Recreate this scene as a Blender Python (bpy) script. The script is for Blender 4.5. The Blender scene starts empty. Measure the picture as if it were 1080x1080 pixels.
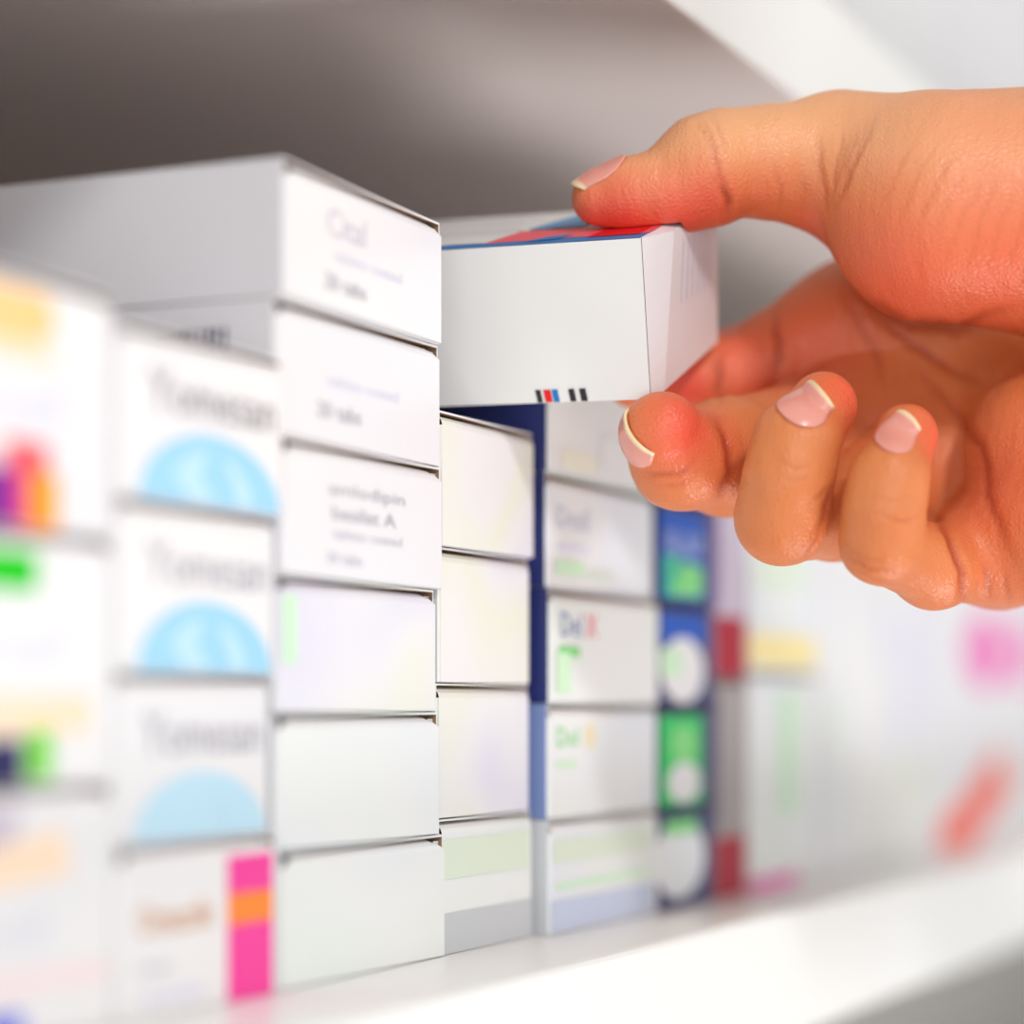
import bpy, math, random
import numpy as np
from mathutils import Vector, Matrix

random.seed(4)
C = bpy.context.scene.collection
S = 0.8            # overall scale of the layout numbers -> metres
ZC = 1.35          # eye height above the shop floor
TH = math.radians(24.6)
SN, CS = math.sin(TH), math.cos(TH)
F = 2535.0
HOR = 745.0

# ------------------------------------------------------------------ helpers
def W(p):
    return Vector((S*p[0], S*p[1], S*p[2] + ZC))

def view(u, v, D):                 # (across, away, up) in the photographer's level frame
    return np.array([D*(u-540)/F, D, D*(HOR-v)/F])

def v2l(q):                        # level frame -> layout coordinates
    q = np.asarray(q, float)
    return np.stack([CS*q[..., 0]-SN*q[..., 1], SN*q[..., 0]+CS*q[..., 1], q[..., 2]], -1)

def link_mesh(name, verts, faces, mats, midx=None, parent=None, smooth=False):
    me = bpy.data.meshes.new(name)
    me.from_pydata([tuple(v) for v in verts], [], faces)
    for m in mats: me.materials.append(m)
    if midx is not None: me.polygons.foreach_set('material_index', midx)
    if smooth: me.polygons.foreach_set('use_smooth', [True]*len(me.polygons))
    me.update()
    o = bpy.data.objects.new(name, me); C.objects.link(o)
    if parent: o.parent = parent
    return o

def tag(o, label, cat, group=None):
    o['label'] = label; o['category'] = cat
    if group: o['group'] = group

def empty(name, loc, rz=0.0):
    o = bpy.data.objects.new(name, None); o.empty_display_size = .02
    C.objects.link(o); o.location = loc; o.rotation_euler = (0, 0, rz)
    return o

def bevel(o, w, seg=2):
    m = o.modifiers.new('bevel', 'BEVEL'); m.width = w; m.segments = seg; m.limit_method = 'ANGLE'
    m.angle_limit = math.radians(40)

# ------------------------------------------------------------------ materials
def lin(r, g, b):
    f = lambda c: (c/255/12.92) if c/255 <= .04045 else ((c/255+.055)/1.055)**2.4
    return (f(r), f(g), f(b), 1)

def mat(name, col, rough=.4, spec=.4, noise=None, bump=0, coat=0):
    m = bpy.data.materials.new(name); m.use_nodes = True
    nt = m.node_tree; b = nt.nodes['Principled BSDF']
    b.inputs['Base Color'].default_value = col
    b.inputs['Roughness'].default_value = rough
    b.inputs['Specular IOR Level'].default_value = spec
    b.inputs['Coat Weight'].default_value = coat
    tc = nt.nodes.new('ShaderNodeTexCoord')
    if noise:
        cols, scale = noise
        n = nt.nodes.new('ShaderNodeTexNoise'); n.inputs['Scale'].default_value = scale
        n.inputs['Detail'].default_value = 1.0
        oi = nt.nodes.new('ShaderNodeObjectInfo')
        va = nt.nodes.new('ShaderNodeVectorMath'); va.operation = 'ADD'
        mu = nt.nodes.new('ShaderNodeMath'); mu.operation = 'MULTIPLY'; mu.inputs[1].default_value = 7.0
        nt.links.new(oi.outputs['Random'], mu.inputs[0])
        nt.links.new(tc.outputs['Object'], va.inputs[0]); nt.links.new(mu.outputs[0], va.inputs[1])
        nt.links.new(va.outputs[0], n.inputs['Vector'])
        r = nt.nodes.new('ShaderNodeValToRGB')
        el = r.color_ramp.elements
        while len(el) < len(cols): el.new(.5)
        for i, c in enumerate(cols):
            el[i].position = .3 + .4*i/(len(cols)-1); el[i].color = c
        nt.links.new(n.outputs['Fac'], r.inputs['Fac'])
        nt.links.new(r.outputs['Color'], b.inputs['Base Color'])
    if bump:
        n2 = nt.nodes.new('ShaderNodeTexNoise'); n2.inputs['Scale'].default_value = 160
        n2.inputs['Detail'].default_value = 3
        bp = nt.nodes.new('ShaderNodeBump'); bp.inputs['Strength'].default_value = bump
        bp.inputs['Distance'].default_value = .001
        nt.links.new(tc.outputs['Object'], n2.inputs['Vector'])
        nt.links.new(n2.outputs['Fac'], bp.inputs['Height'])
        nt.links.new(bp.outputs['Normal'], b.inputs['Normal'])
    return m

M = {}
M['card'] = mat('white_card', lin(240, 240, 242), .32, .5, noise=([lin(231, 231, 235), lin(237, 236, 236)], 14), bump=.04)
M['pastel'] = mat('pearly_card', lin(240, 242, 236), .3, .5,
                  noise=([lin(226, 224, 238), lin(234, 234, 236), lin(233, 235, 220), lin(236, 234, 234)], 22), bump=.06)
M['greenish'] = mat('cool_white_card', lin(236, 241, 238), .34, .5,
                    noise=([lin(224, 235, 228), lin(234, 237, 236), lin(226, 232, 240)], 18), bump=.03)
M['back'] = mat('brown_bounce_board', lin(150, 128, 118), .6, .3, noise=([lin(146, 124, 114), lin(154, 132, 122)], 4))  # brown picked so that light bounced deep in the bay stays dark
M['shadecard'] = mat('shaded_card', lin(208, 208, 214), .4, .4, noise=([lin(206, 206, 212), lin(212, 212, 216)], 10))  # shade on the sides of white cartons, put into the colour
M['held'] = mat('held_card', lin(232, 232, 230), .38, .45, noise=([lin(231, 231, 229), lin(234, 233, 231)], 12))
M['inner'] = mat('raw_board', lin(150, 120, 95), .8, .2)
M['navy'] = mat('navy_print', lin(38, 48, 110), .35, .5)
M['slate'] = mat('slate_blue_print', lin(120, 140, 190), .35, .5)
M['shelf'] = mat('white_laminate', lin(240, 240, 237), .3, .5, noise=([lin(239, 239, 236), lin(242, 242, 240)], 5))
M['under'] = mat('shaded_laminate', lin(222, 210, 205), .5, .4, noise=([lin(220, 208, 203), lin(225, 213, 208)], 4))  # white board; the shade on its underside is put into the colour
def ink(name, r, g, b): M[name] = mat(name + '_ink', lin(r, g, b), .45, .35)
for n, c in dict(grey=(150, 146, 150), faint=(205, 203, 216), mid=(178, 176, 186), sky=(158, 212, 240), sky2=(190, 226, 244),
                 pink=(246, 64, 160), orange=(255, 140, 50), peach=(252, 224, 196), paleor=(255, 205, 140),
                 amber=(255, 160, 0), magenta=(236, 70, 130), violet=(110, 30, 150), green=(10, 200, 20), lime=(110, 215, 20),
                 darkblue=(40, 40, 90), blue=(20, 60, 220), rose=(246, 224, 226), lav=(222, 222, 240), mint=(205, 240, 205),
                 black=(40, 36, 42), red=(226, 24, 34), redlight=(240, 92, 104), boxblue=(22, 120, 190), steel=(100, 160, 205),
                 crimson=(172, 0, 42), ash=(168, 160, 160), lilac=(200, 188, 206), kelly=(40, 200, 100), yellow=(250, 232, 165),
                 coral=(250, 110, 90), paleink=(196, 206, 228), leaf=(130, 220, 130), royal=(16, 84, 190), teal=(60, 190, 150),
                 rust=(214, 150, 90), hot=(238, 120, 190), barblue=(36, 40, 80), coolgrey=(196, 200, 204), sage=(220, 232, 214), hint=(236, 238, 220)).items():
    ink(n, *c)

# ------------------------------------------------------------------ printing on panels
_tc = {}
def text_mesh(s):
    if s not in _tc:
        cu = bpy.data.curves.new('t', 'FONT'); cu.body = s; cu.resolution_u = 2
        ob = bpy.data.objects.new('t', cu); C.objects.link(ob)
        dg = bpy.context.evaluated_depsgraph_get()
        me = bpy.data.meshes.new_from_object(ob.evaluated_get(dg))
        V = np.array([v.co[:2] for v in me.vertices]); P = [list(p.vertices) for p in me.polygons]
        V = V - V.min(0); sz = V.max(0)
        bpy.data.objects.remove(ob); bpy.data.curves.remove(cu); bpy.data.meshes.remove(me)
        _tc[s] = (V/sz, P)
    return _tc[s]

class Build:
    """One mesh with several materials; panels take print in 0..1 coordinates."""
    def __init__(s): s.v = []; s.f = []; s.m = []; s.mats = []
    def mi(s, m):
        if m not in s.mats: s.mats.append(m)
        return s.mats.index(m)
    def face(s, pts, m):
        b = len(s.v); s.v += [tuple(p) for p in pts]; s.f.append(list(range(b, b+len(pts)))); s.m.append(s.mi(m))
    def poly(s, V, P, m):
        b = len(s.v); s.v += [tuple(p) for p in V]
        for p in P: s.f.append([b+i for i in p]); s.m.append(s.mi(m))
    def prints(s, fn, items):
        """fn(a, b, lift) -> point on the panel"""
        for k, it in enumerate(items):
            lift = .00012 + .00004*k
            m = M[it[-1]]
            if it[0] == 'rect':
                a0, b0, a1, b1 = it[1:5]
                s.face([fn(a0, b0, lift), fn(a1, b0, lift), fn(a1, b1, lift), fn(a0, b1, lift)], m)
            elif it[0] == 'poly':
                s.face([fn(a, b, lift) for a, b in it[1]], m)
            elif it[0] == 'oval':
                a0, b0, a1, b1, t0, t1 = it[1:7]
                pts = [(a0+(a1-a0)*(.5+.5*math.cos(t)), b0+(b1-b0)*(.5+.5*math.sin(t))) for t in np.linspace(t0, t1, 28)]
                s.face([fn(a, b, lift) for a, b in pts], m)
            elif it[0] == 'text':
                V, P = text_mesh(it[1]); a0, b0, a1, b1 = it[2:6]
                s.poly([fn(a0+(a1-a0)*x, b0+(b1-b0)*y, lift) for x, y in V], P, m)
            elif it[0] == 'bars':
                a0, b0, a1, b1, n = it[1:6]
                rr = random.Random(n); w = (a1-a0)/n
                for i in range(n):
                    x = a0+w*i; ww = w*rr.uniform(.3, .8)
                    s.face([fn(x, b0, lift), fn(x+ww, b0, lift), fn(x+ww, b1, lift), fn(x, b1, lift)], m)
    def done(s, name, parent=None):
        return link_mesh(name, s.v, s.f, s.mats, s.m, parent)

X0 = -.2616
Z0 = -.0612
def carton(label, group, y0, y1, z0, h, x=X0, depth=.11, front='card', side=None, prints=(), sideprints=(), yaw=0, cat='box',
           slit=True, notch=.0, name='medicine_carton'):
    """Tuck-end folding carton. Front (end flap) faces the aisle, +y is the reader's right."""
    w = (y1-y0)
    g = .0003
    w2 = w/2*S; H = (h-g)*S; d = depth*S
    root = empty(name, W((x, (y0+y1)/2, z0+g/2)), yaw)
    tag(root, label, cat, group)
    sm = M[side or front]; fm = M[front]
    t = .0004; rec = .0035
    b = Build()
    # sleeve: outer walls
    b.face([(0, -w2, 0), (0, -w2, H), (-d, -w2, H), (-d, -w2, 0)], sm)
    b.face([(0, w2, 0), (-d, w2, 0), (-d, w2, H), (0, w2, H)], sm)
    b.face([(0, -w2, H), (0, w2, H), (-d, w2, H), (-d, -w2, H)], fm)
    b.face([(0, -w2, 0), (-d, -w2, 0), (-d, w2, 0), (0, w2, 0)], fm)
    b.face([(-d, -w2, 0), (-d, -w2, H), (-d, w2, H), (-d, w2, 0)], fm)
    # board thickness rim and the recess behind the flap
    a, c = w2-t, H-t
    b.face([(0, -w2, H), (0, -a, c), (0, a, c), (0, w2, H)], fm)
    b.face([(0, -w2, 0), (0, w2, 0), (0, a, t), (0, -a, t)], fm)
    b.face([(0, -w2, 0), (0, -a, t), (0, -a, c), (0, -w2, H)], fm)
    b.face([(0, w2, 0), (0, w2, H), (0, a, c), (0, a, t)], fm)
    q = [(-a, t), (a, t), (a, c), (-a, c)]
    for i in range(4):
        p, n = q[i], q[(i+1) % 4]
        b.face([(0, *p), (-rec, *p), (-rec, *n), (0, *n)], M['inner'])
    b.face([(-rec, *p) for p in q], M['inner'])
    if sideprints:
        b.prints(lambda A, B, l: (-d+d*A, -w2-l, H*B), sideprints)
    b.done('carton_body', root)
    # end flap: flat panel whose top edge rolls into the box, with locking slits at both shoulders
    f = Build()
    px = .0006
    sl = .07*w2*2 if slit else 0
    r = min(.0028, .12*H)
    prof = [(px, .0001), (px, H-r)] + [(px - r*(1-math.cos(t_)), H-r+(r-.0007)*math.sin(t_)) for t_ in (.45, .9, 1.35)] + [(px-r-.0012, H-.0012)]
    for i in range(len(prof)-1):
        (xa, za), (xb, zb) = prof[i], prof[i+1]
        ins = lambda k: (a if k < 2 else a - sl*min(1, (k-1)/2.))
        wa, wb = ins(i), ins(i+1)
        f.face([(xa, -wa, za), (xa, wa, za), (xb, wb, zb), (xb, -wb, zb)], fm)
    f.face([(px, -a, .0001), (px, -a, H-r), (px-.0007, -a, H-r), (px-.0007, -a, .0001)], fm)
    f.face([(px, a, .0001), (px-.0007, a, .0001), (px-.0007, a, H-r), (px, a, H-r)], fm)
    if slit:    # dust flap folded in behind the slit, and the thumb notch of the sleeve
        f.face([(px-.0014, -a, H-.0045), (px-.0014, -a+sl*.5, H-.0045), (px-.0014, -a+sl*.5, H-.0012), (px-.0014, -a, H-.0012)], fm)
        f.face([(px-.0014, a-sl*.5, H-.0045), (px-.0014, a, H-.0045), (px-.0014, a, H-.0012), (px-.0014, a-sl*.5, H-.0012)], fm)
    f.prints(lambda A, B, l: (px+l, -a+2*a*A, (H-r)*B), prints)
    f.done('end_flap', root)
    return root

# ------------------------------------------------------------------ setting
def box_obj(name, lo, hi, m, parent=None, bev=.0, facemat=None):
    x0, y0, z0 = lo; x1, y1, z1 = hi
    v = [(x, y, z) for x in (x0, x1) for y in (y0, y1) for z in (z0, z1)]
    f = [(0, 1, 3, 2), (4, 6, 7, 5), (0, 4, 5, 1), (2, 3, 7, 6), (0, 2, 6, 4), (1, 5, 7, 3)]  # -x +x -y +y -z +z
    ms = [m]; mi = [0]*6
    if facemat:
        ms.append(facemat[1]); mi[facemat[0]] = 1
    o = link_mesh(name, v, f, ms, mi, parent)
    if bev: bevel(o, bev)
    return o

fl = box_obj('floor', (-2.5, -2, -.05), (3, 5, 0), mat('pale_floor_tile', lin(205, 203, 200), .3, .5, noise=([lin(200, 198, 195), lin(210, 208, 205)], 3)))
fl['kind'] = 'structure'
wl = box_obj('wall_left', (-.62, -2, 0), (-.56, 5, 2.6), mat('painted_wall', lin(225, 223, 220), .6, .3, noise=([lin(223, 221, 218), lin(227, 225, 222)], 2)))
wl['kind'] = 'structure'

unit = empty('shelving_unit', (-.34, .9, 0))
tag(unit, 'white laminate shop shelving with thick boards that hold the medicine cartons', 'shelf')
XF, XB = -.225*S, -.545
YA, YB = -.5, 2.6
def upart(name, lo, hi, m, **k):
    o = box_obj(name, lo, hi, m, **k)
    o.parent = unit; o.matrix_parent_inverse = Matrix.Translation(-Vector(unit.location))
    return o
def board(z, th=.039*S):
    zz = ZC + z*S
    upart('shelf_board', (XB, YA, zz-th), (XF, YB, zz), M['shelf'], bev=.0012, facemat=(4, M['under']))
board(Z0); board(.185+.039); board(-.40); board(-.72); board(.50); board(-1.05)
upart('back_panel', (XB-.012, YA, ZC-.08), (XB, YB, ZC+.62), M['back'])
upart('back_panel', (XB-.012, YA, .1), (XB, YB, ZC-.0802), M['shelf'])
upart('upright', (XB, YB, 0), (XF, YB+.025, ZC+.62), M['shelf'], bev=.001)
upart('upright', (XB, YA-.025, 0), (XF, YA, ZC+.62), M['shelf'], bev=.001)

# ------------------------------------------------------------------ cartons
# nearest column, cut by the left edge of the picture
gD = 'tall cartons at the left edge'
hD = .0467
ya, yb = .298, .3860
pl = lambda u: ((.352+.0345*u/115.)-ya)/(yb-ya)     # photo column u 0..115 on this panel
carton('white carton at the left edge with orange, pink and violet print, topmost of its stack', gD, ya, yb, Z0+2*hD, hD, prints=[
    ('poly', [(.40, 1), (pl(45), 1), (pl(55), .86), (pl(20), .74), (.40, .72)], 'paleor'),
    ('rect', .4, .70, pl(52), .78, 'peach'),
    ('text', 'Tarof', .30, .44, pl(62), .60, 'lav'),
    ('rect', .30, .0, pl(8), .24, 'violet'), ('rect', pl(0), .24, pl(45), .36, 'redlight'),
    ('rect', pl(8), .0, pl(26), .24, 'magenta'), ('rect', pl(24), .0, pl(54), .24, 'amber')])
carton('white carton at the left edge with a bright green square, middle of its stack', gD, ya, yb, Z0+hD, hD, prints=[
    ('rect', .3, .82, pl(34), .99, 'green'), ('text', 'Tarof', .30, .52, pl(62), .66, 'lav'),
    ('rect', .2, .22, pl(90), .38, 'peach'),
    ('rect', .3, .0, pl(20), .2, 'darkblue'), ('rect', pl(24), .02, pl(48), .24, 'lime')])
carton('white carton at the left edge with a blue corner print, bottom of its stack', gD, ya, yb, Z0, hD, prints=[
    ('poly', [(.3, .99), (pl(18), .99), (pl(6), .82), (.3, .78)], 'lilac'), ('poly', [(.3, .76), (pl(60), .9), (pl(70), .7), (.3, .62)], 'peach'),
    ('text', 'Tarof', .30, .42, pl(46), .54, 'lav'), ('rect', .2, .22, .98, .30, 'rose'), ('rect', .3, .0, pl(18), .13, 'blue')])

gL = 'added unseen cartons left of the orange printed stack that block light'  # unseen cartons added to stop light leaking across the upper board's underside
for i in range(3):
    pos = ('topmost of its stack', 'middle of its stack', 'bottom of its stack')[i]
    carton('added unseen white carton blocking light just left of the orange printed stack, ' + pos, gL, .2075, .2960, Z0+(2-i)*.062, .062, slit=False)
    carton('added unseen white carton blocking light two stacks left of the orange printed ones, ' + pos, gL, .1170, .2060, Z0+(2-i)*.062, .062, slit=False)

# column with grey lettering and blue domes
gC = 'cartons with a light blue dome'
ya, yb = .3878, .4480
zz = [Z0, -.0272, .0066, .0406, .0744]
pC = lambda k: [('oval', .10, -.44, .985, .46, 0.02, math.pi-.02, 'sky2') if k == 2 else ('oval', .10, -.46, .985, .48, 0, math.pi, 'sky'),
                ('poly', [(.40, .02), (.30, .2), (.42, .34), (.52, .36), (.46, .2), (.56, .02)], 'sky2'),
                ('poly', [(.70, .02), (.66, .2), (.60, .34), (.68, .32), (.78, .16), (.80, .02)], 'sky2'),
                ('text', 'Yomesan', .16, .58, .95, .86, 'grey' if k == 0 else 'mid')]
for k, pos in ((0, 'topmost of its stack'), (1, 'second from the top'), (2, 'just above the pink striped carton')):
    z = zz[3-k]
    carton('white carton with grey lettering over a pale blue dome, ' + pos, gC, ya, yb-.0005*k, z, zz[4-k]-z, x=X0+(.001, 0, -.001)[k],
           prints=pC(k), slit=False, yaw=math.radians((-1.2, .5, .8)[k]))
carton('white carton with a hot pink stripe at its right end and orange lettering', None, ya-.001, yb-.001, zz[0], zz[1]-zz[0], x=X0+.001, prints=[
    ('rect', .66, .0, .97, 1, 'pink'), ('rect', .66, .52, .97, .74, 'orange'), ('text', 'Omezolit', .10, .54, .56, .74, 'rust'),
    ('rect', .10, .30, .30, .34, 'faint'), ('rect', .12, .10, .5, .16, 'lav')])

# tall white column
gA = 'white cartons of the tallest stack'
ya, yb = .4488, .5270
hA = .02992
la = ['white carton topmost of the tallest stack, level with the held carton',
      'white carton directly under the topmost one of the tallest stack, barcode on its side',
      'white carton third from the top of the tallest stack, with two lines of lettering',
      'plain white carton third from the shelf in the tallest stack',
      'plain white carton second from the shelf in the tallest stack',
      'plain white carton at the bottom of the tallest stack']
pA = [[('text', 'Cital', .24, .62, .48, .86, 'faint'), ('text', 'tablets coated', .28, .42, .72, .52, 'lav'), ('text', '20 tabs', .22, .16, .48, .30, 'mid')],
      [('text', 'tablets coated', .28, .50, .72, .60, 'lav'), ('text', '20 tabs', .22, .22, .48, .36, 'mid')],
      [('text', 'amlodipin', .26, .68, .74, .82, 'mid'), ('text', 'besilat A', .28, .50, .68, .62, 'mid'), ('text', 'tablets coated', .28, .34, .72, .42, 'faint'),
       ('text', '20 tabs', .24, .12, .46, .22, 'faint')],
      [('rect', .02, .4, .10, .98, 'mint')], [], []]
dx = [.0012, -.0004, .0008, -.0006, .0, .0008]
dw = [.0, .001, .0005, .0002, -.0005, .0015]
for i in range(6):
    z = Z0 + (5-i)*hA
    carton(la[i], gA, ya+.0004, yb+dw[i], z, hA, x=X0+dx[i], front=('card', 'card', 'card', 'pastel', 'greenish', 'greenish')[i], side='shadecard',
           depth=.15, prints=pA[i], yaw=math.radians((.6, -.3, .2, .5, -.6, -.2)[i]),
           sideprints=[('bars', .72, .30, .93, .80, 15, 'barblue')] if i == 1 else ())

# pearly column under the held carton
gB = 'pearly white cartons under the held carton'
ya, yb = .5284, .5835
hB = .0335
lb = ['pearly white carton topmost under the held one, shaded at its upper right', 'pearly white carton second from top under the held one',
      'pearly white carton second from the shelf under the held one', 'white carton with a grey lower band on the shelf below the held one']
for i in range(4):
    z = Z0+(3-i)*hB
    carton(lb[i], gB, ya, yb+(.001, -.001, -.001, .0)[i], z, hB, x=X0-.0006+(.0004, .0, -.0003, .0003)[i], front='pastel' if i < 3 else 'greenish', side='shadecard',
           yaw=math.radians((.2, .3, -.2, .2)[i]), slit=False,
           prints=[[], [], [], [('rect', .0, .0, 1, .34, 'coolgrey'), ('rect', .0, .62, .96, .95, 'sage')]][i])

# column with navy sides
gE = 'cartons with navy sides'
ya, yb = .5868, .6660
hE = .0310
le = ['white carton with navy sides topmost of its stack, partly behind the held box', 'white carton with navy sides and pale blue lettering, level with the fingertip',
      'white carton with navy sides, dark lettering and a small red letter', 'white carton with slate sides, green lettering and a small orange letter',
      'pale carton with a sage band at the bottom of the navy sided stack']
pe = [[('rect', .1, .05, .4, .25, 'hint'), ('rect', .45, .1, .95, .5, 'greenish')],
      [('text', 'Dexil', .08, .60, .36, .82, 'paleink'), ('rect', .08, .36, .36, .44, 'lav'), ('rect', .06, .14, .32, .28, 'mint'), ('rect', .36, .14, .6, .2, 'sage')],
      [('text', 'Del', .08, .66, .26, .90, 'slate'), ('text', 'X', .30, .66, .40, .90, 'redlight'), ('rect', .06, .46, .24, .56, 'leaf'), ('rect', .04, .1, .16, .5, 'mint')],
      [('text', 'Dol', .06, .70, .24, .90, 'leaf'), ('text', '8', .30, .68, .40, .92, 'yellow'), ('rect', .06, .50, .22, .56, 'mint')],
      [('rect', .02, .70, .92, .92, 'sage'), ('rect', .0, .02, .96, .34, 'paleink'), ('rect', .04, .44, .9, .5, 'mint')]]
for i in range(5):
    z = Z0+(4-i)*hE
    carton(le[i], gE, ya+(.0, .0, .0005, .0, -.001)[i], yb, z, hE, x=-.2585+(0, -.0008, .0004, 0, .0006)[i], front='greenish', side=('navy', 'navy', 'navy', 'slate', 'coolgrey')[i],
           prints=pe[i], slit=False, yaw=math.radians((0, .4, -.3, 0, .3)[i]))

# green and navy column
gF = 'navy cartons with green print'
ya, yb = .6680, .7140
lf = ['navy carton with white letters and bright green patch, topmost visible of its stack', 'navy carton with a white lower half, between two green ones',
      'navy carton with a green top and round white spot', 'navy carton with a large white front at the bottom beside the crimson pack']
pf = [[('rect', .0, .0, .86, 1, 'royal'), ('text', 'KLAX', .14, .52, .84, .78, 'paleink'), ('rect', .06, .04, .36, .5, 'teal'), ('poly', [(.2, .06), (.8, .06), (.8, .4), (.45, .46)], 'leaf')],
      [('rect', .0, .66, .86, 1, 'royal'), ('oval', .02, .0, .84, .74, 0, 2*math.pi, 'card'), ('rect', .0, .3, .4, .6, 'mint')],
      [('rect', .0, .0, .8, 1, 'kelly'), ('oval', .2, .45, .7, .9, 0, 2*math.pi, 'leaf'), ('oval', .14, .02, .76, .48, 0, 2*math.pi, 'card')],
      [('oval', -.1, .1, .86, .98, 0, 2*math.pi, 'greenish'), ('rect', .1, .82, .7, .98, 'leaf')]]
for i in range(4):
    carton(lf[i], gF, ya, yb, Z0+(3-i)*hE, hE, x=-.2585, front='navy', prints=pf[i], slit=False)

# grey and crimson packs
gG = 'grey and crimson packs'
for i, l in enumerate(['narrow lilac grey pack with a crimson foot, upper one of two', 'narrow grey pack with a crimson foot standing on the shelf']):
    carton(l, gG, .7160, .7470, Z0+(1-i)*.0705, .0705, x=-.2585, front=('lilac', 'ash')[i], side='navy', slit=False,
           prints=[('rect', .0, .0, 1, .29, 'crimson'), ('rect', 0, .32, .10, .98, 'violet' if i == 0 else 'navy')])

# tall white packs further along
gH = 'tall white packs further along the shelf'
def far(l, y0, y1, z, h, prints, front='card'):
    carton(l, gH, y0, y1, z, h, x=-.2585, front=front, side='card', prints=prints, slit=False)
far('white pack with a yellow lower band, standing on another white pack', .7495, .824, Z0+.073, .073, [('rect', .0, .02, .98, .18, 'yellow'), ('rect', .1, .4, .8, .9, 'sage')], 'greenish')
far('white pack with a pale green stripe and pink foot, beside the crimson pack', .7495, .824, Z0, .073, [('rect', .0, .0, .7, .06, 'hot'), ('rect', .44, .35, .68, .95, 'mint')], 'greenish')
far('plain white tall pack, third tall one beyond the crimson pack', .826, .905, Z0, .14, [('rect', .1, .1, .5, .5, 'greenish')])
far('plain white tall pack standing left of the pack with the coral corner', .907, .986, Z0, .14, [], 'pastel')
far('white tall pack with a coral lower corner and a pink spot', .988, 1.130, Z0, .14, [
    ('poly', [(.04, .0), (.40, .0), (.98, .16), (.80, .32), (.50, .20), (.05, .08)], 'coral'), ('oval', .36, .50, .90, .76, 0, 2*math.pi, 'hot')])
far('white tall pack at the far right edge with a pink block', 1.132, 1.25, Z0, .14, [('rect', .0, .52, .4, .74, 'hot')])
# cartons on the board above
gU = 'large pale cartons on the upper board'
zu = .185+.039
for i, (l, y0, y1, h) in enumerate([('large pale grey carton on the upper board, nearest one', .62, .86, .15), ('large pale grey carton on the upper board, second along', .865, 1.12, .16),
                                    ('large pale grey carton on the upper board, third along', 1.125, 1.40, .15)]):
    carton(l, gU, y0, y1, zu, h, x=-.262, depth=.2, front='card', slit=False)

# ------------------------------------------------------------------ the held carton
NB = view(686, 421, .600); NT = view(676, 251, .5885)     # near right end: bottom, top
FB = view(748, 361, .641); FT = view(743, 229, .6285)     # far right end: bottom, top
NBl = view(465, 430, .6215); NTl = view(457, 263.5, .6105)
axis = ((NBl-NB)+(NTl-NT))/2
Lfull = .150
axn = axis/np.linalg.norm(axis)
def lf_(p, k=1.0): return p + axn*Lfull*k
up_far = view(742, 214, .6285)                            # true far top edge, hidden by the thumb
lay = v2l
hb_origin = lay((NB+lf_(NB))/2)
held = empty('medicine_carton', W(hb_origin))
tag(held, 'white carton held between thumb and fingers, red and blue print on top', 'box')
def loc(q): return tuple(np.array(W(lay(q))) - np.array(held.location))
def bil(p00, p10, p11, p01):
    p00, p10, p11, p01 = map(np.asarray, (p00, p10, p11, p01))
    n = np.cross(p10-p00, p01-p00); n = n/np.linalg.norm(n)
    def fn(a, b, l):
        q = p00*(1-a)*(1-b)+p10*a*(1-b)+p11*a*b+p01*(1-a)*b + n*l/S
        return loc(q)
    return fn
hb = Build()
Lb, Lt, Rb, Rt = lf_(NB), lf_(NT), NB, NT
fLb, fLt, fRb, fRt = lf_(FB + (FT-FB)*0 ), lf_(up_far), FB, up_far
side_fn = bil(Lb, Rb, Rt, Lt)
top_fn = bil(Lt, Rt, fRt, fLt)
def patch(fn, m, na=6, nb=3):
    for i in range(na):
        for j in range(nb):
            hb.face([fn(i/na, j/nb, 0), fn((i+1)/na, j/nb, 0), fn((i+1)/na, (j+1)/nb, 0), fn(i/na, (j+1)/nb, 0)], m)
patch(side_fn, M['held']); patch(top_fn, M['held'])
patch(bil(fLb, fRb, Rb, Lb), M['held']); patch(bil(fRb, fLb, fLt, fRt), M['held']); patch(bil(fLb, Lb, Lt, fLt), M['held'])
patch(bil(Rb, fRb, fRt, Rt), M['inner'], 1, 1)
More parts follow.
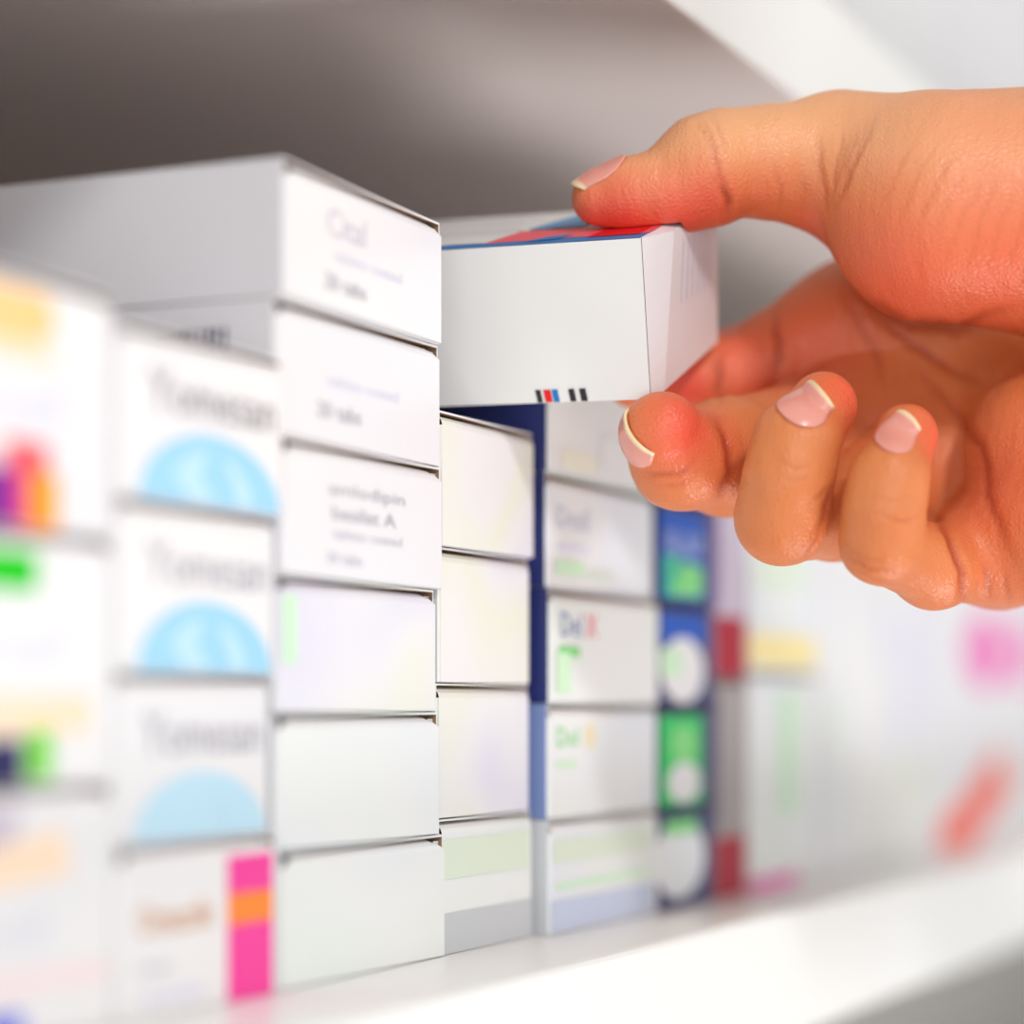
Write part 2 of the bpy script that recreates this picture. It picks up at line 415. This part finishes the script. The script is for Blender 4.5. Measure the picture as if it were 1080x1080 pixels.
# picture column -> fraction of the side panel
def inv_a(u, Pl, Pr):
    lo, hi = 0., 1.
    for _ in range(50):
        m = (lo+hi)/2; q = Pl*(1-m)+Pr*m
        if 540+F*q[0]/q[1] < u: lo = m
        else: hi = m
    return lo
sa = lambda u: inv_a(u, Lb, Rb)
ta = lambda u: inv_a(u, Lt, Rt)
bars = []
for (u0, u1, c) in ((566, 571.5, 'black'), (574.5, 582, 'red'), (583.5, 589.5, 'boxblue'), (601, 607, 'black'), (612.5, 619, 'black')):
    bars.append(('poly', [(sa(u0+1.5), .004), (sa(u1+1.5), .004), (sa(u1-.5), .085), (sa(u0-.5), .085)], c))
hb.prints(side_fn, bars)
hb.prints(top_fn, [
    ('rect', .30, .0, .998, .13, 'boxblue'),
    ('poly', [(ta(500), .10), (ta(590), .13), (ta(690), .13), (ta(703), .40), (ta(520), .42), (ta(516), .42)], 'redlight'),
    ('poly', [(ta(463), .13), (ta(503), .11), (ta(518), .40), (ta(463), .36)], 'held'),
    ('poly', [(ta(612), .10), (.985, .10), (.985, .48), (ta(622), .46)], 'red'),
    ('poly', [(ta(545), .06), (ta(582), .10), (ta(590), .22), (ta(565), .18)], 'boxblue'),
    ('poly', [(ta(522), .44), (ta(580), .44), (ta(640), .99), (ta(560), .99)], 'steel'),
    ('poly', [(ta(596), .50), (ta(690), .50), (ta(680), .62), (ta(612), .66)], 'coolgrey'),
    ('rect', .30, .415, ta(520), .435, 'mid'), ('rect', ta(590), .455, .98, .475, 'mid'),
    ('rect', .35, .62, ta(505), .64, 'faint'), ('rect', .35, .78, ta(515), .80, 'faint')])
hb.done('carton_body', held)
# end flap: two creased leaves closing the right end
ef = Build()
out = -axn*.0012
nt2, nb2, ft2, fb2 = NT+out*.15, NB+out*.15, FT+out*3.0, FB+out*2.0
mt = nt2*.72+ft2*.28 + out*2.2; mb = nb2*.86+fb2*.14+out*.8
N = 8
def strip(p0, p1, q0, q1, m, bow=0.):
    for j in range(N):
        t0, t1 = j/N, (j+1)/N
        ef.face([loc(p0*(1-t0)+p1*t0), loc(q0*(1-t0)+q1*t0), loc(q0*(1-t1)+q1*t1), loc(p0*(1-t1)+p1*t1)], m)
strip(nb2, nt2, mb, mt, M['card']); strip(mb, mt, fb2, ft2, M['card'])
ef.face([loc(nt2), loc(mt), loc(ft2), loc(up_far), loc(NT)], M['card'])
ef.face([loc(nb2), loc(NB), loc(FB), loc(fb2), loc(mb)], M['card'])
ef.face([loc(FB), loc(up_far), loc(ft2), loc(fb2)], M['card'])
ef_fn = bil(mb, fb2, ft2, mt)
ef.prints(ef_fn, [('rect', .22+.11*i, .50, .24+.11*i, .93, 'lav') for i in range(6)])
e_ = ef.done('end_flap', held)

# ------------------------------------------------------------------ the hand
def px(r, D): return r*D/F
class Cone:
    def __init__(s, a, b):
        s.a = view(*a[:3]); s.b = view(*b[:3]); s.ra = px(a[3], a[2]); s.rb = px(b[3], b[2])
        s.ab = s.b-s.a; s.l2 = float(s.ab@s.ab)+1e-12
    def __call__(s, P):
        t = np.clip((P-s.a)@s.ab/s.l2, 0, 1)
        d = P-s.a-t[:, None]*s.ab
        return np.sqrt((d*d).sum(1)) - (s.ra+t*(s.rb-s.ra))
def smin(a, b, k):
    h = np.maximum(k-np.abs(a-b), 0)/k
    return np.minimum(a, b) - h*h*k*.25
def chain(pts): return [Cone(pts[i], pts[i+1]) for i in range(len(pts)-1)]

FING = {
 'thumb':  [(632, 209, .6070, 29), (668, 206, .6070, 37), (705, 203, .6075, 43), (744, 181, .6085, 56), (768, 170, .611, 51), (815, 171, .613, 57), (880, 171, .618, 64)],
 'index':  [(668, 404, .6420, 27), (715, 404, .650, 40), (768, 402, .655, 50), (900, 345, .658, 62)],
 'middle': [(698, 456, .5960, 43), (718, 484, .6040, 51), (768, 482, .618, 60), (800, 474, .628, 55), (915, 430, .655, 60)],
 'ring':   [(868, 428, .5940, 36), (840, 467, .5830, 43), (832, 505, .583, 45), (825, 546, .588, 47), (880, 545, .615, 44), (945, 490, .648, 56)],
 'pinky':  [(956, 459, .5830, 33), (937, 508, .5740, 39), (932, 540, .574, 40), (929, 573, .577, 40), (985, 598, .598, 42), (1055, 578, .622, 54)],
}
FK = {'thumb': .004, 'index': .004, 'middle': .004, 'ring': .004, 'pinky': .004}
CH = {k: chain(v) for k, v in FING.items()}
BASE = {'thumb': view(930, 190, .62), 'index': view(900, 345, .658), 'middle': view(915, 430, .655), 'ring': view(945, 490, .648), 'pinky': view(1055, 578, .622)}
PALM = [Cone((880, 171, .618, 64), (985, 206, .608, 98)), Cone((985, 206, .608, 98), (1100, 222, .613, 115)), Cone((1100, 222, .613, 115), (1260, 270, .632, 128)),
        Cone((985, 240, .600, 98), (1085, 228, .602, 100)),
        Cone((900, 345, .660, 62), (1230, 330, .648, 95)), Cone((915, 430, .658, 60), (1230, 370, .652, 95)),
        Cone((945, 490, .650, 58), (1230, 420, .648, 90)), Cone((1055, 578, .625, 54), (1220, 480, .635, 90)),
        Cone((1190, 450, .622, 100), (1195, 440, .622, 100)),
        Cone((985, 528, .645, 50), (1130, 520, .645, 72)), Cone((960, 480, .652, 55), (1130, 470, .650, 75)),
        Cone((1240, 345, .640, 135), (1420, 338, .645, 128)), Cone((1420, 338, .645, 128), (1950, 330, .66, 160))]
HYPO = [Cone((1052, 395, .648, 56), (1098, 475, .617, 64)), Cone((1098, 475, .617, 64), (1106, 562, .604, 68)), Cone((1106, 562, .604, 68), (1200, 480, .615, 95)), Cone((1098, 475, .617, 64), (1200, 430, .625, 95))]

_planes = []
for tri in ((Lb, Rb, Rt), (Lt, Rt, fRt), (fLb, fRb, Rb), (Rb, FB, FT)):
    n = np.cross(tri[1]-tri[0], tri[2]-tri[0]); n /= np.linalg.norm(n); _planes.append([n, tri[0]])
_cen = (Lb+Rt+FB+up_far)/4 + axn*.02
for p in _planes:
    if (_cen-p[1])@p[0] > 0: p[0] = -p[0]
def heldsdf(P):
    return np.max([(P-p[1])@p[0] for p in _planes[:3]] + [((P-(mt*.5+fb2*.5+out))@(-axn))], axis=0)

def handsdf(P):
    pal = PALM[0](P)
    for c in PALM[1:]: pal = smin(pal, c(P), .012)
    hy = HYPO[0](P)
    for c in HYPO[1:]: hy = smin(hy, c(P), .008)
    pal = smin(pal, hy, .0045)
    res = pal
    for k, cs in CH.items():
        d = cs[0](P)
        for c in cs[1:]: d = smin(d, c(P), FK[k])
        dist = np.sqrt(((P-BASE[k])**2).sum(1))
        w = np.clip((.045-dist)/.025, 0, 1); w = w*w*(3-2*w)
        res = np.minimum(res, smin(d, pal, .0008+.011*w))
    res = np.maximum(res, -(heldsdf(P)-.0004))
    return res

def surface_nets(f, lo, hi, h):
    n = [int(math.ceil((hi[i]-lo[i])/h)) for i in range(3)]
    n = [((k+3)//4)*4 for k in n]
    nc = [k//4 for k in n]
    ax = [lo[i]+4*h*(np.arange(nc[i])+.375) for i in range(3)]
    G = np.stack(np.meshgrid(*ax, indexing='ij'), -1).reshape(-1, 3)
    cv = f(G).reshape(nc)
    m = np.abs(cv) < 4*h*1.3
    up = lambda a: a.repeat(4, 0).repeat(4, 1).repeat(4, 2)
    val = up(cv).astype(np.float64); mk = up(m)
    idx = np.argwhere(mk)
    P = np.array(lo)+h*idx
    out_ = np.empty(len(P))
    for s in range(0, len(P), 400000): out_[s:s+400000] = f(P[s:s+400000])
    val[mk] = out_
    neg = val < 0
    cnt = sum(neg[i:n[0]-1+i, j:n[1]-1+j, k:n[2]-1+k].astype(np.int8) for i in (0, 1) for j in (0, 1) for k in (0, 1))
    cells = np.argwhere((cnt > 0) & (cnt < 8))
    vid = -np.ones([k-1 for k in n], np.int64); vid[tuple(cells.T)] = np.arange(len(cells))
    acc = np.zeros((len(cells), 3)); num = np.zeros(len(cells))
    cor = [(i, j, k) for i in (0, 1) for j in (0, 1) for k in (0, 1)]
    for a in cor:
        for ax_ in range(3):
            if a[ax_]: continue
            b = list(a); b[ax_] = 1
            va = val[tuple((cells+a).T)]; vb = val[tuple((cells+b).T)]
            x = (va < 0) != (vb < 0)
            t = np.where(x, va/np.where(x, va-vb, 1), 0)
            p = np.tile(np.array(a, float), (len(cells), 1)); p[:, ax_] += t
            acc[x] += p[x]; num[x] += 1
    V = np.array(lo)+h*(cells+acc/num[:, None])
    faces = []
    for ax_ in range(3):
        o1, o2 = [(1, 2), (2, 0), (0, 1)][ax_]
        sl0 = [slice(1, k-1) for k in n]; sl1 = list(sl0)
        sl0[ax_] = slice(0, n[ax_]-1); sl1[ax_] = slice(1, n[ax_])
        A = neg[tuple(sl0)]; B = neg[tuple(sl1)]
        for flag in (True, False):
            e = np.argwhere((A != B) & (A == flag))
            off = np.array([0 if i == ax_ else 1 for i in range(3)])
            e = e+off
            q = []
            for d1, d2 in ((-1, -1), (0, -1), (0, 0), (-1, 0)):
                c = e.copy(); c[:, o1] += d1; c[:, o2] += d2
                q.append(vid[tuple(c.T)])
            q = np.stack(q, 1)
            if not flag: q = q[:, ::-1]
            faces.append(q[(q >= 0).all(1)])
    return V, np.concatenate(faces)

def grad(f, P, e=2e-4):
    g = np.stack([f(P+np.eye(3)[i]*e)-f(P-np.eye(3)[i]*e) for i in range(3)], 1)
    return g/np.maximum(np.linalg.norm(g, axis=1, keepdims=True), 1e-9)

HV, HF = surface_nets(handsdf, (.010, .535, -.01), (.345, .735, .178), .00095)
for _ in range(2):
    HV = HV - grad(handsdf, HV)*np.clip(handsdf(HV), -.0006, .0006)[:, None]
NRM = grad(handsdf, HV, 6e-4)
UV = np.stack([540+F*HV[:, 0]/HV[:, 1], HOR-F*HV[:, 2]/HV[:, 1]], 1)

# skin folds: (polyline, half width, depth mm, nearest/farthest distance of the surface they lie on)
FOLDS = [
 ([(741, 118), (750, 150), (762, 188), (768, 222)], 3, .30, (.55, .63)), ([(757, 192), (766, 208), (770, 228)], 4, .7, (.55, .63)),
 ([(735, 122), (742, 142), (748, 160)], 2.5, .2, (.55, .63)), ([(752, 120), (760, 145), (768, 165)], 2.5, .15, (.55, .63)),
 ([(864, 140), (868, 195), (873, 236)], 3, .32, (.55, .64)), ([(918, 132), (898, 180), (876, 230)], 3, .3, (.55, .64)),
 ([(890, 128), (884, 175), (874, 222)], 2.5, .2, (.55, .64)), ([(818, 168), (823, 200), (822, 228)], 2.5, .2, (.55, .64)), ([(845, 178), (848, 205), (846, 228)], 2.5, .12, (.55, .64)),
 ([(885, 286), (912, 318), (955, 341), (1010, 346), (1085, 316)], 6, .5, (.55, .67)), ([(903, 322), (950, 352), (990, 384), (1050, 412)], 5, .5, (.6, .68)),
 ([(880, 300), (905, 335), (925, 375), (935, 420)], 5, .3, (.6, .69)),
 ([(816, 322), (822, 362), (817, 412)], 5, .6, (.6, .7)), ([(750, 432), (768, 465), (769, 500), (757, 534)], 4.5, .8, (.58, .64)),
 ([(672, 494), (690, 502), (715, 500), (738, 478)], 3.5, .35, (.56, .61)), ([(690, 514), (716, 512), (742, 490)], 2.5, .2, (.56, .61)), ([(884, 500), (872, 535), (858, 575)], 4, .5, (.55, .62)),
 ([(812, 480), (838, 492), (862, 486)], 2.5, .14, (.55, .60)), ([(815, 498), (840, 506), (864, 500)], 2, .1, (.55, .60)),
 ([(845, 590), (862, 572), (872, 545)], 2.5, .3, (.55, .61)), ([(835, 592), (855, 570), (866, 540)], 2, .2, (.55, .61)), ([(855, 530), (866, 524), (876, 512)], 2, .25, (.55, .61)),
 ([(915, 540), (950, 549), (974, 540)], 2.5, .22, (.54, .60)), ([(908, 522), (940, 528), (968, 520)], 2, .1, (.54, .60)),
 ([(888, 580), (915, 600), (955, 606)], 2.5, .25, (.54, .60)), ([(890, 592), (925, 614), (950, 618)], 2, .2, (.54, .60)), ([(888, 568), (910, 588), (945, 598)], 2, .16, (.54, .60)),
 ([(976, 534), (1004, 570), (1014, 606), (1012, 642)], 4, .8, (.55, .66)), ([(752, 372), (760, 395), (758, 428)], 4, .6, (.6, .7)),
 ([(960, 375), (1000, 425), (1034, 470), (1046, 540), (1078, 608)], 5, .5, (.57, .69)),
 ([(1012, 590), (1019, 640)], 3.5, .5, (.55, .66)), ([(1036, 590), (1047, 640)], 3.5, .4, (.55, .66)), ([(1056, 600), (1068, 640)], 3, .3, (.55, .66)),
] + [([(975+k*16+((k*7) % 5)*3, 128+k*9), (948+k*17, 180+k*12), (922+k*18+((k*5) % 4)*3, 232+k*13)], 2.2, .09+.03*(k % 3), (.55, .64)) for k in range(9)] \
  + [([(928-k*9, 118+k*2), (912-k*7, 150+k*4), (893-k*3, 196+k*5)], 2, .13, (.55, .64)) for k in range(4)]
def seg_dist(Q, A, B):
    A = np.array(A, float); B = np.array(B, float); ab = B-A
    t = np.clip((Q-A)@ab/(ab@ab), 0, 1)
    return np.sqrt(((Q-A-t[:, None]*ab)**2).sum(1))
facing = NRM[:, 1] < .25
UVW = UV + np.stack([1.3*np.sin(UV[:, 1]*.11+1)+.5*np.sin(UV[:, 1]*.31+UV[:, 0]*.1), 1.2*np.sin(UV[:, 0]*.11)+.5*np.sin(UV[:, 0]*.29+2)], 1)
crease = np.zeros(len(HV)); disp = np.zeros(len(HV))
for pts, w, dep, (d0, d1) in FOLDS:
    d = np.full(len(HV), 1e9)
    pts = np.array(pts, float); tt = np.linspace(0, 1, 9); kk = np.linspace(0, 1, len(pts))
    for i in range(len(pts)-1): d = np.minimum(d, seg_dist(UVW, pts[i], pts[i+1]))
    ln = np.linalg.norm(pts[-1]-pts[0])
    e = np.minimum(np.linalg.norm(UVW-pts[0], axis=1), np.linalg.norm(UVW-pts[-1], axis=1))
    fade = np.clip(e/(.35*ln), .0, 1)
    g = np.exp(-(d/w)**2) * facing * (HV[:, 1] > d0) * (HV[:, 1] < d1) * fade
    disp -= g*dep*1e-3
    disp += .25*dep*1e-3*np.exp(-((d-2.2*w)/(1.1*w))**2)*facing*(HV[:, 1] > d0)*(HV[:, 1] < d1)*fade
    crease = np.maximum(crease, g*min(.9, .06+dep*1.25))
contact = np.clip(heldsdf(HV)/.003, 0, 1)
HV2 = HV + NRM*(disp*contact)[:, None]

# redness: finger ends, thumb pulp, palm cushions
flush = np.zeros(len(HV))
def blob(u, v, D, r, amt):
    global flush
    d = np.sqrt(((HV-view(u, v, D))**2).sum(1))/px(r, D)
    flush = np.maximum(flush, amt*np.exp(-d*d))
for a in [(650, 240, .60, 60, 1), (715, 240, .60, 60, .95), (740, 215, .60, 45, .8), (720, 450, .59, 45, 1), (740, 470, .60, 40, .7), (885, 425, .59, 40, .8), (895, 460, .59, 45, .6), (980, 470, .58, 42, .85),
          (970, 520, .58, 35, .6), (720, 405, .64, 45, 1), (780, 390, .65, 60, .9), (960, 290, .59, 110, .6), (1040, 280, .59, 130, .55), (1060, 180, .59, 120, .3), (870, 225, .61, 40, .6),
          (850, 360, .64, 90, .55), (1070, 520, .6, 110, .45), (930, 480, .64, 90, .3), (890, 310, .63, 60, .7), (800, 215, .6, 50, .35)]:
    blob(*a)
nz = NRM[:, 2]
pale = np.clip(.15 + 1.1*np.clip((270-UV[:, 1])/110, 0, 1)*np.clip(.55+.6*nz, 0, 1), 0, 1)  # paler dorsal skin; top-lit upward faces are lightened in the colour too
palmside = np.clip((-NRM[:, 1]+.1), 0, 1)
flush = np.clip(flush + .12*np.clip(-nz, 0, 1), 0, 1)

hand_o = lay(view(960, 360, .64))
wv = lay(HV2)*S
wv[:, 2] += ZC
ho = np.array(W(hand_o))
me = bpy.data.meshes.new('hand')
me.vertices.add(len(wv)); me.vertices.foreach_set('co', (wv-ho).astype(np.float32).ravel())
nf = len(HF)
me.loops.add(nf*4); me.loops.foreach_set('vertex_index', HF.astype(np.int32).ravel())
me.polygons.add(nf); me.polygons.foreach_set('loop_start', np.arange(0, nf*4, 4, dtype=np.int32))
me.polygons.foreach_set('use_smooth', np.ones(nf, bool))
me.update(calc_edges=True)
for nm, arr in (('flush', flush), ('crease', crease), ('pale', pale)):
    at = me.attributes.new(nm, 'FLOAT', 'POINT'); at.data.foreach_set('value', arr.astype(np.float32))

sk = bpy.data.materials.new('skin'); sk.use_nodes = True
nt = sk.node_tree; b = nt.nodes['Principled BSDF']
L = nt.links.new
def attr(n):
    a = nt.nodes.new('ShaderNodeAttribute'); a.attribute_name = n; return a.outputs['Fac']
def mix(f, a, c):
    m = nt.nodes.new('ShaderNodeMix'); m.data_type = 'RGBA'
    for i, x in ((0, f), (6, a), (7, c)):
        if hasattr(x, 'is_output'): L(x, m.inputs[i])
        else: m.inputs[i].default_value = x
    return m.outputs[2]
tc = nt.nodes.new('ShaderNodeTexCoord')
n1 = nt.nodes.new('ShaderNodeTexNoise'); n1.inputs['Scale'].default_value = 95; n1.inputs['Detail'].default_value = 6; n1.inputs['Roughness'].default_value = .65
L(tc.outputs['Object'], n1.inputs['Vector'])
c0 = mix(n1.outputs['Fac'], (.58, .145, .032, 1), (.69, .215, .062, 1))
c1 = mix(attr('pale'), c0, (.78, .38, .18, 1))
c2 = mix(attr('flush'), c1, (.80, .10, .058, 1))
c3 = mix(attr('crease'), c2, (.40, .055, .018, 1))
L(c3, b.inputs['Base Color'])
b.inputs['Roughness'].default_value = .42
b.inputs['Specular IOR Level'].default_value = .45
b.inputs['Subsurface Weight'].default_value = .15
b.inputs['Subsurface Radius'].default_value = (1.0, .3, .15)
b.inputs['Subsurface Scale'].default_value = .004
n2 = nt.nodes.new('ShaderNodeTexVoronoi'); n2.inputs['Scale'].default_value = 900; n2.feature = 'DISTANCE_TO_EDGE'
L(tc.outputs['Object'], n2.inputs['Vector'])
n3 = nt.nodes.new('ShaderNodeTexNoise'); n3.inputs['Scale'].default_value = 220; n3.inputs['Detail'].default_value = 4
mp = nt.nodes.new('ShaderNodeMapping'); mp.inputs['Scale'].default_value = (1.6, .4, .5); mp.inputs['Rotation'].default_value = (0, .6, .5)
L(tc.outputs['Object'], mp.inputs['Vector']); L(mp.outputs[0], n3.inputs['Vector'])
ad = nt.nodes.new('ShaderNodeMath'); ad.operation = 'MULTIPLY_ADD'; ad.inputs[1].default_value = .52
L(n2.outputs['Distance'], ad.inputs[0]); L(n3.outputs['Fac'], ad.inputs[2])
bp = nt.nodes.new('ShaderNodeBump'); bp.inputs['Strength'].default_value = .7; bp.inputs['Distance'].default_value = .0006
L(ad.outputs[0], bp.inputs['Height']); L(bp.outputs['Normal'], b.inputs['Normal'])
me.materials.append(sk)
hand = bpy.data.objects.new('hand', me); C.objects.link(hand); hand.location = ho
tag(hand, 'bare right hand reaching in from the right, gripping a white carton', 'hand')

# fingernails
nm_ = bpy.data.materials.new('fingernail'); nm_.use_nodes = True
nt = nm_.node_tree; b = nt.nodes['Principled BSDF']; L = nt.links.new
tc = nt.nodes.new('ShaderNodeTexCoord')
nn = nt.nodes.new('ShaderNodeTexNoise'); nn.inputs['Scale'].default_value = 120
L(tc.outputs['Object'], nn.inputs['Vector'])
cc = mix(nn.outputs['Fac'], (.74, .29, .23, 1), (.78, .34, .28, 1))
L(mix(attr('rim'), cc, (.86, .68, .42, 1)), b.inputs['Base Color'])
b.inputs['Roughness'].default_value = .28; b.inputs['Coat Weight'].default_value = .3
b.inputs['Subsurface Weight'].default_value = .15; b.inputs['Subsurface Scale'].default_value = .002
def nail(tipc, a, d, back, fwd, half, drop=.22):
    """tipc: centre of the finger end; a: along the finger; d: out through the nail. Sizes in photo pixels at that distance."""
    T = view(*tipc)
    a = np.array(a, float); a /= np.linalg.norm(a)
    d = np.array(d, float); d /= np.linalg.norm(d); a = a-d*(a@d); a /= np.linalg.norm(a)
    s = np.cross(a, d)
    k = tipc[2]/F
    NA, NB_ = 20, 16
    V = []; rim = []
    smax = .25*fwd*k
    def hit(base, di):
        lo, hi = 0.0, .05
        ts = np.linspace(0, .03, 40); val = handsdf(base+ts[:, None]*di)
        i = int(np.argmax(val > 0)) if (val > 0).any() else 20
        lo, hi = ts[max(i-1, 0)], ts[i]
        for _ in range(18):
            m = (lo+hi)/2
            if handsdf((base+m*di)[None])[0] > 0: hi = m
            else: lo = m
        return hi
    for i in range(NA+1):
        q = i/NA
        sx = -back*k + (back+fwd)*k*q
        # outline: round at the cuticle, gently round at the free edge
        for j in range(NB_+1):
            y = -1+2*j/NB_
            cut = .30*(abs(y)**2.4)*(1-q) - .16*(abs(y)**2.2)*q
            s_ = sx + cut*(back+fwd)*k*.9
            hw = half*(.86+.14*min(1, q*3))
            ph = hw*y
            di = math.cos(ph)*d+math.sin(ph)*s
            sc = min(s_, smax)
            h0 = hit(T+a*sc, di)
            p = T+a*sc+di*(h0+.00035)
            if s_ > smax:
                p = p + (s_-smax)*(a*.97 - di*drop)
            edge = (1-abs(y)**6)
            p = p + di*(.0005*edge - .0004)
            V.append(p); rim.append(max(0., min(1., (q-.86)/.06)))
    Fc = []
    for i in range(NA):
        for j in range(NB_):
            A = i*(NB_+1)+j
            Fc.append((A, A+NB_+1, A+NB_+2, A+1))
    wv_ = lay(np.array(V))*S; wv_[:, 2] += ZC
    o = link_mesh('fingernail', wv_-ho, Fc, [nm_], None, hand, True)
    so = o.modifiers.new('thick', 'SOLIDIFY'); so.thickness = .0006; so.offset = 0
    at = o.data.attributes.new('rim', 'FLOAT', 'POINT'); at.data.foreach_set('value', rim)
    return o
nail((640, 208, .607), (-.95, -.05, -.30), (-.26, -.36, .90), 30, 34, .80, drop=.34)
nail((701, 451, .596), (.45, -.62, .55), (-.84, -.26, -.36), 19, 21, .78)
nail((867, 428, .594), (.62, .0, .66), (-.38, -.92, -.04), 22, 21, .40)
nail((955, 454, .583), (.58, .0, .72), (-.34, -.93, -.04), 24, 19, .46)

# ------------------------------------------------------------------ light, camera
def area(name, loc_, target, size, power, col=(1, 1, 1)):
    l = bpy.data.lights.new(name, 'AREA'); l.shape = 'RECTANGLE'; l.size = size[0]; l.size_y = size[1]; l.energy = power; l.color = col
    o = bpy.data.objects.new(name, l); C.objects.link(o); o.location = loc_
    o.rotation_euler = (Vector(target)-Vector(loc_)).to_track_quat('-Z', 'Y').to_euler()
    return o
tgt = W((-.25, .55, .05))
area('ceiling_light', Vector(tgt)+Vector((1.10, -1.05, 1.0)), tgt, (.20, .20), 12.5, (1, .985, .96))
area('opposite_fill', Vector(tgt)+Vector((1.5, .1, -.05)), tgt, (1.4, .6), 3, (.985, .99, 1))  # added fill for carton fronts and the held end, no real lamp
area('floor_bounce_fill', Vector(tgt)+Vector((.62, .25, -1.05)), tgt, (.9, .4), 9, (.99, .985, 1))  # added low fill standing in for light bounced off the floor

area('camera_side_fill', Vector(tgt)+Vector((.75, -1.6, -.25)), tgt, (1.0, .8), 8, (1, .99, .98))  # added fill from behind the camera for carton sides and hand

w = bpy.data.worlds.new('World'); bpy.context.scene.world = w; w.use_nodes = True
w.node_tree.nodes['Background'].inputs[0].default_value = (1, .99, .98, 1)
w.node_tree.nodes['Background'].inputs[1].default_value = .52

cam = bpy.data.cameras.new('camera'); co = bpy.data.objects.new('camera', cam); C.objects.link(co)
co.location = (0, 0, ZC); co.rotation_euler = (math.pi/2, 0, TH)
cam.sensor_width = 36; cam.lens = F/1080*36
cam.shift_y = (HOR-540)/1080
cam.clip_start = .02
cam.dof.use_dof = True; cam.dof.focus_distance = .592*S; cam.dof.aperture_fstop = 4.0
sc = bpy.context.scene; sc.camera = co
sc.view_settings.view_transform = 'Standard'
sc.view_settings.look = 'None'
sc.view_settings.exposure = .10
